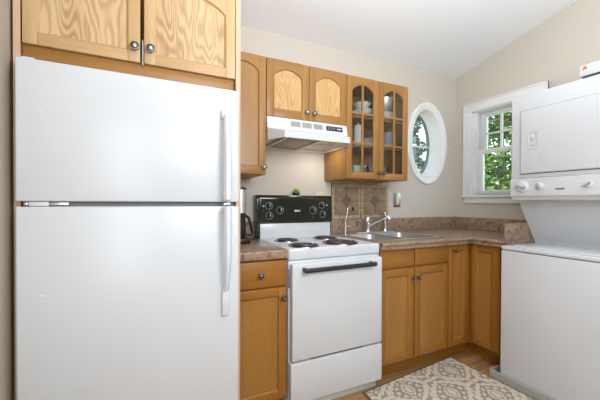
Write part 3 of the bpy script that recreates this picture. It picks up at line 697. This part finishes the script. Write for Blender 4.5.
# ------------------------------------------------------------------ laundry centre
t = thing('stacked_washer_dryer', (-.35, -1.25, .03), 'white stacked washer and dryer unit in front of the window', 'washer dryer')
WX, WL, WR = -.703, -.897, -1.60
b = MB(); b.box(WX, -.03, WR, WL, .032, .858, .004, 0, 3); b.build('washer_cabinet', enamel, t)
b = MB(); b.box(WX-.002, -.03, WR, WL, .863, .888, .007, 0, 3); b.build('washer_top', enamel, t)
b = MB(); b.box(WX+.012, -.04, WR+.012, WL-.012, .857, .864); b.build('top_seam', grey_gasket, t)
b = MB(); b.box(WX+.03, -.36, WR+.06, WL-.06, .888, .897, .004); b.build('washer_lid', enamel, t)
b = MB(); b.prism([(-.52, 1.19), (-.52, 1.2), (-.03, 1.2), (-.03, .889), (-.325, .889), (-.33, .905)], 1, WR, WL, 0); b.build('control_shroud', enamel, t)
DX = -.632
b = MB(); b.box(DX, -.03, WR, WL-.015, 1.325, 1.857, .008, 0, 3); b.build('dryer_cabinet', enamel, t)
b = MB(); b.prism([(DX, 1.325), (DX-.004, 1.318), (DX-.004, 1.215), (DX+.012, 1.202), (DX+.02, 1.186), (-.4, 1.186), (-.4, 1.325)], 1, WR, WL-.015, .002); cp = b.build('control_panel', plastic_white, t)
dz0, dz1, dy0, dy1 = 1.354, 1.752, -.977, -1.53
b = MB(); b.box(DX-.001, DX+.004, dy1-.004, dy0+.004, dz0-.004, dz1+.004, .0015); b.build('door_seam', dark_gap, t)
b = MB(); b.box(DX-.016, DX, dy1, dy0, dz0, dz1, .012, 0, 4); dd = b.build('dryer_door', enamel, t)
b = MB(); L0, L1, M0, M1 = -1.085, -1.022, 1.505, 1.617
def yz(y0, y1, z0, z1, r, x):
    return [(x, p[0], p[1]) for p in rrect(y0, y1, z0, z1, r, 0)]
b.smooth = True
b.loft([yz(L0, L1, M0, M1, .008, DX-.0155), yz(L0, L1, M0, M1, .008, DX-.0185), yz(L0+.012, L1-.012, M0+.01, M1-.01, .006, DX-.0185), yz(L0+.016, L1-.016, M0+.016, M1-.016, .006, DX-.0162)], False, True)
b.box(DX-.024, DX-.016, L0+.022, L1-.018, M0+.05, M1-.02, .003); b.box(DX-.021, DX-.016, L0+.02, L1-.016, M0+.018, M0+.05, .002)
b.build('door_latch', latch_white, dd)
xk = DX-.004
b = MB(); b.lathe([(.037, 0), (.037, -.006), (.033, -.009), (.026, -.012), (.0255, -.02), (.001, -.021)], (xk, -.987, 1.272), 0, 28)
Tm = Matrix.Translation((xk, -.987, 1.272)) @ Matrix.Rotation(math.radians(14), 4, 'X'); q = MB(Tm); q.box(-.034, -.02, -.027, .027, -.006, .006, .003)
K = b.build('timer_knob', plastic_white, cp); q.build('pointer_bar', pointer_grey, K)
for y, a_ in ((-1.085, 75), (-1.322, -40)):
    b = MB(); b.lathe([(.02, 0), (.02, -.004), (.014, -.008), (.001, -.009)], (xk, y, 1.272), 0, 24); K = b.build('selector_knob', plastic_white, cp)
    q = MB(Matrix.Translation((xk, y, 1.272)) @ Matrix.Rotation(math.radians(a_), 4, 'X')); q.box(-.024, -.006, -.019, .019, -.005, .005, .003); q.build('pointer_bar', pointer_grey, K)
b = MB(); b.box(xk-.0012, xk, -1.213, -1.168, 1.248, 1.256); b.build('name_badge', black_ink, cp)
def dash(y, z, w, h=.003): MB().box(xk-.0006, xk, y-w, y, z, z+h).build('panel_lettering', plastic_grey, cp)
for y, z, w in ((-.965, 1.318-.012, .022), (-1.06, 1.304, .02), (-1.085, 1.304, .016), (-1.285, 1.304, .018), (-1.31, 1.304, .02), (-1.336, 1.304, .016), (-1.29, 1.277, .012), (-1.35, 1.274, .015), (-1.03, 1.240, .018), (-1.3, 1.24, .02), (-1.33, 1.24, .02)): dash(y, z, w)
b = MB(); b.box(-.345, -.325, -1.02, -1.002, .897, .903, .002); b.tube([(-.335, -1.006, .90), (-.335, -1.006, .925)], .0025, 8); b.build('lid_clip', plastic_grey, t)
t = tag(MB().box(-.7, -.02, -1.66, -.84, .002, .008).build('drain_pan', pan_grey), 'grey plastic drain pan under the stacked washer', 'drain pan')
b = MB(); b.loft([[(-.715, -1.68, .0), (-.715, -.835, .0), (-.01, -.835, .0), (-.01, -1.68, .0)], [(-.718, -1.683, .048), (-.718, -.832, .048), (-.008, -.832, .048), (-.008, -1.683, .048)], [(-.708, -1.673, .048), (-.708, -.842, .048), (-.018, -.842, .048), (-.018, -1.673, .048)], [(-.705, -1.67, .006), (-.705, -.845, .006), (-.02, -.845, .006), (-.02, -1.67, .006)]], False, False)
b.build('pan_rim', pan_grey, t)
w = [o for o in S.objects if o.name == 'stacked_washer_dryer'][0]
for x in (-.66, -.08):
    for y in (-.95, -1.55):
        b = MB(); b.lathe([(.022, .008), (.022, .02), (.012, .02), (.012, .032)], (x, y, 0), 2, 14); b.build('levelling_foot', black_plastic, w)
t = thing('flat_box', (-.5, -1.42, 1.8575), 'flat white box with an orange arrow mark lying on top of the dryer', 'box')
b = MB(); b.box(-.622, -.44, -1.56, -1.272, 1.872, 1.932, .003); B = b.build('box_body', plastic_white, t)
b = MB(); b.box(-.615, -.447, -1.553, -1.28, 1.8575, 1.8718, .002); b.build('dark_base', rubber, t)
def arrow(T):
    m = MB(T); m.prism([(-.006, -.0075), (-.0015, -.0075), (.0045, -.001), (.0045, -.006), (.0085, -.0065), (.0085, .0085), (-.006, .0085), (-.0055, .0045), (-.0005, .0045), (-.0065, -.003)], 0, -.0008, 0); return m
arrow(Matrix.Translation((-.622, -1.293, 1.912)) @ Matrix.Diagonal((1, -1.25, 1.25, 1))).build('arrow_logo', orange, B)
b = MB()
for k in range(9): b.box(-.6226, -.622, -1.322-k*.0115, -1.313-k*.0115, 1.915, 1.921)
b.build('printed_name', grey_ink, B)

# ------------------------------------------------------------------ rug
def rug():
    T_, R_ = Vector((-.748, -.549)), Vector((-.722, -1.95)); Lc, Bl = Vector((-1.618, -.632)), Vector((-1.60, -2.03))
    nx, ny = 220, 340; verts, faces, cols = [], [], []
    ca, cb = lin(158, 146, 132), lin(216, 204, 186); rnd = random.Random(2)
    def pat(x, y):
        """damask medallions, long axis along x"""
        PXp, PYp = .44, .31; best = 0
        for off in (0, 1):
            u = ((x+off*PXp/2+.06) % PXp)/PXp*2-1; v = ((y+off*PYp/2+.03) % PYp)/PYp*2-1
            a_ = math.atan2(v*.75, u); og = abs(u)*.95+(abs(v)**1.7)*.95     # pointed oval
            sc = .045*math.cos(16*a_)
            if .50+sc*.6 < og < .74+sc and abs(v) > .10: best = 1
            if .30 < og < .42 and math.cos(10*a_) > -.3: best = 1
            if og < .2 and not .09 < og < .13: best = 1
            if abs(v) < .05+.05*abs(u) and .55 < abs(u) < .98: best = 1
        return best
    for j in range(ny+1):
        for i in range(nx+1):
            u, v = i/nx, j/ny
            p = (T_*(1-v)+R_*v)*(1-u)+(Lc*(1-v)+Bl*v)*u
            x, y = u*.873, v*1.4
            verts.append((p.x, p.y, .0085+rnd.uniform(0, .0012)))
            k = pat(x, y)
            if rnd.random() < .05: k = 1-k
            if u < .008 or u > .992 or v < .006: k = -.6
            n = rnd.uniform(.86, 1.1); c = [ca[q]+(cb[q]-ca[q])*k for q in range(3)]; cols.append([max(0, q*n) for q in c]+[1])
    w = nx+1
    for j in range(ny):
        for i in range(nx): a_ = j*w+i; faces.append((a_, a_+w, a_+w+1, a_+1))
    # edge skirt down to the floor
    border = [i for i in range(w)]+[j*w+nx for j in range(1, ny+1)]+[ny*w+i for i in range(nx-1, -1, -1)]+[j*w for j in range(ny-1, 0, -1)]
    base = len(verts)
    for i in border: verts.append((verts[i][0], verts[i][1], .0005)); cols.append(cols[i])
    nb = len(border)
    for k in range(nb): faces.append((border[k], border[(k+1) % nb], base+(k+1) % nb, base+k))
    me = bpy.data.meshes.new('area_rug'); me.from_pydata(verts, [], faces)
    at = me.color_attributes.new('weave', 'FLOAT_COLOR', 'POINT')
    at.data.foreach_set('color', [q for c in cols for q in c])
    m = mat('woven_rug', (.5, .5, .5), .95, spec=.1); vc = N(m, 'ShaderNodeVertexColor', layer_name='weave'); L(m, vc.outputs[0], m.node_tree.nodes['Principled BSDF'].inputs['Base Color'])
    me.materials.append(m); o = bpy.data.objects.new('area_rug', me); COL.objects.link(o)
    tag(o, 'taupe rug with cream damask medallions on the wooden floor', 'rug')
rug()

# ------------------------------------------------------------------ small things
t = thing('coffee_maker', (-2.285, -.23, .912), 'black and silver coffee maker half hidden behind the refrigerator panel', 'coffee maker')
cx, cy = -2.274, -.24
b = MB(); b.box(cx-.075, cx+.045, cy-.08, cy+.08, .9125, .945, .008); b.build('base', black_plastic, t)
b = MB(); b.lathe([(.036, 1.10), (.036, 1.245), (.001, 1.245)], (cx, cy, 0), 2, 28); b.build('water_cylinder', steel, t)
b = MB(); b.lathe([(.037, 1.2455), (.035, 1.258), (.02, 1.262), (.001, 1.262)], (cx, cy, 0), 2, 28); b.build('lid', black_plastic, t)
b = MB(); b.lathe([(.03, .945), (.036, .96), (.034, 1.02), (.031, 1.08), (.034, 1.0995), (.001, 1.0998)], (cx, cy, 0), 2, 28); b.build('carafe', black_plastic, t)
b = MB(); b.tube([(cx+.03, cy, 1.085), (cx+.052, cy, 1.07), (cx+.068, cy, 1.02), (cx+.078, cy, .975), (cx+.074, cy, .958), (cx+.03, cy, .962)], [.009, .01, .009, .008, .008, .007], 10); b.build('handle', black_plastic, t)
b = MB(); b.tube([(cx+.045, cy+.03, .925), (cx+.085, cy+.05, .92), (cx+.12, cy+.09, .9165), (cx+.155, cy+.12, .9165)], .003, 8); b.build('power_cord', black_plastic, t)
t = thing('potted_succulent', (-1.80, -.05, 1.2195), 'tiny green succulent in a dark dish on top of the range panel', 'plant')
b = MB(); b.lathe([(.018, 1.2195), (.026, 1.224), (.029, 1.236), (.026, 1.238), (.02, 1.234), (.001, 1.234)], (-1.80, -.05, 0), 2, 24); b.build('dish', dark_glassware, t)
b = MB(); rnd = random.Random(5)
for k in range(34):
    e_ = math.asin(rnd.uniform(.05, 1)); a_ = rnd.uniform(0, 2*PI); d = Vector((math.cos(a_)*math.cos(e_), math.sin(a_)*math.cos(e_), math.sin(e_)*1.15)); c_ = Vector((-1.80, -.05, 1.238))
    b.tube([c_+d*.008, c_+d*.02, c_+d*.03], [.003, .0055, .0012], 6)
b.build('leaves', leafgreen, t)
# things behind the glass
def plates(name, x, y, z, r, n, label, m=ceramic):
    grp = 'plates stacked in the glazed cabinet'
    for k in range(n):
        b = MB(); zz = z+k*.0085; b.lathe([(r*.55, zz), (r*.6, zz+.002), (r, zz+.011), (r, zz+.014), (r*.96, zz+.0135), (r*.58, zz+.005), (.001, zz+.0045)], (x, y, 0), 2, 32)
        o = b.build(name, m); tag(o, label, 'plate', grp+' '+('left' if x < -1.25 else 'right')+(' upper' if z > 1.7 else ' lower'))
plates('dinner_plate', -1.29, -.18, SH[1]+.0005, .086, 8, 'white plate in the left stack on the upper shelf, behind glass')
plates('dinner_plate', -1.073, -.18, SH[1]+.0005, .088, 8, 'white plate in the right stack on the upper shelf, under the steel bowl')
plates('dinner_plate', -1.215, -.19, SH[0]+.0005, .072, 8, 'white plate on the middle shelf beside the paper roll')
def lathed(name, x, y, prof, m, label, cat, seg=28):
    b = MB(); b.lathe(prof, (x, y, 0), 2, seg); return tag(b.build(name, m), label, cat)
z = SH[1]+.0757
lathed('bowl', -1.30, -.18, [(.03, z), (.032, z+.004), (.06, z+.03), (.072, z+.05), (.069, z+.05), (.056, z+.03), (.028, z+.008), (.001, z+.008)], ceramic, 'white bowl on the left plate stack of the upper shelf', 'bowl')
z = SH[1]+.0757
lathed('mixing_bowl', -1.073, -.18, [(.035, z), (.037, z+.004), (.07, z+.06), (.085, z+.115), (.082, z+.115), (.066, z+.06), (.033, z+.01), (.001, z+.008)], steel, 'steel mixing bowl on the right plate stack of the upper shelf', 'bowl')
z = SH[0]+.0005
t = thing('paper_towel_roll', (-1.348, -.2, z), 'white paper towel roll upright on the middle cabinet shelf', 'paper roll')
b = MB(); b.lathe([(.032, z+.008), (.032, z+.165), (.012, z+.165), (.012, z+.008)], (-1.348, -.2, 0), 2, 28, 0, False, False); b.lathe([(.032, z+.008), (.012, z+.008)], (-1.348, -.2, 0), 2, 28, 0, False, False); b.build('roll', paper, t)
b = MB(); b.lathe([(.035, z), (.035, z+.006), (.008, z+.0075), (.006, z+.178), (.009, z+.185), (.001, z+.188)], (-1.348, -.2, 0), 2, 24); b.build('holder', plastic_white, t)
lathed('pitcher', -1.045, -.2, [(.05, z), (.054, z+.004), (.056, z+.1), (.05, z+.135), (.047, z+.135), (.052, z+.1), (.05, z+.01), (.001, z+.008)], blue_bowl, 'grey-blue pitcher on the middle shelf behind the right glazed door', 'pitcher')
z = 1.3585
tag(MB().box(-1.415, -1.335, -.25, -.2, z, z+.088, .002).build('tea_box', mint), 'small mint green box on the cabinet floor, bottom left pane', 'box')
tum = None
for k, (x, lab) in enumerate(((-1.283, 'clear tumbler beside the mint green box'), (-1.222, 'clear tumbler behind the left glazed door, farther from the mint box'), (-1.085, 'clear tumbler at the bottom of the right glazed door'))):
    b = MB(); y = -.2; b.lathe([(.022, z), (.028, z+.095), (.026, z+.095), (.0205, z+.006), (.001, z+.006)], (x, y, 0), 2, 24); tag(b.build('tumbler', tumbler_glass), lab, 'glass', 'tumblers in the glazed cabinet')
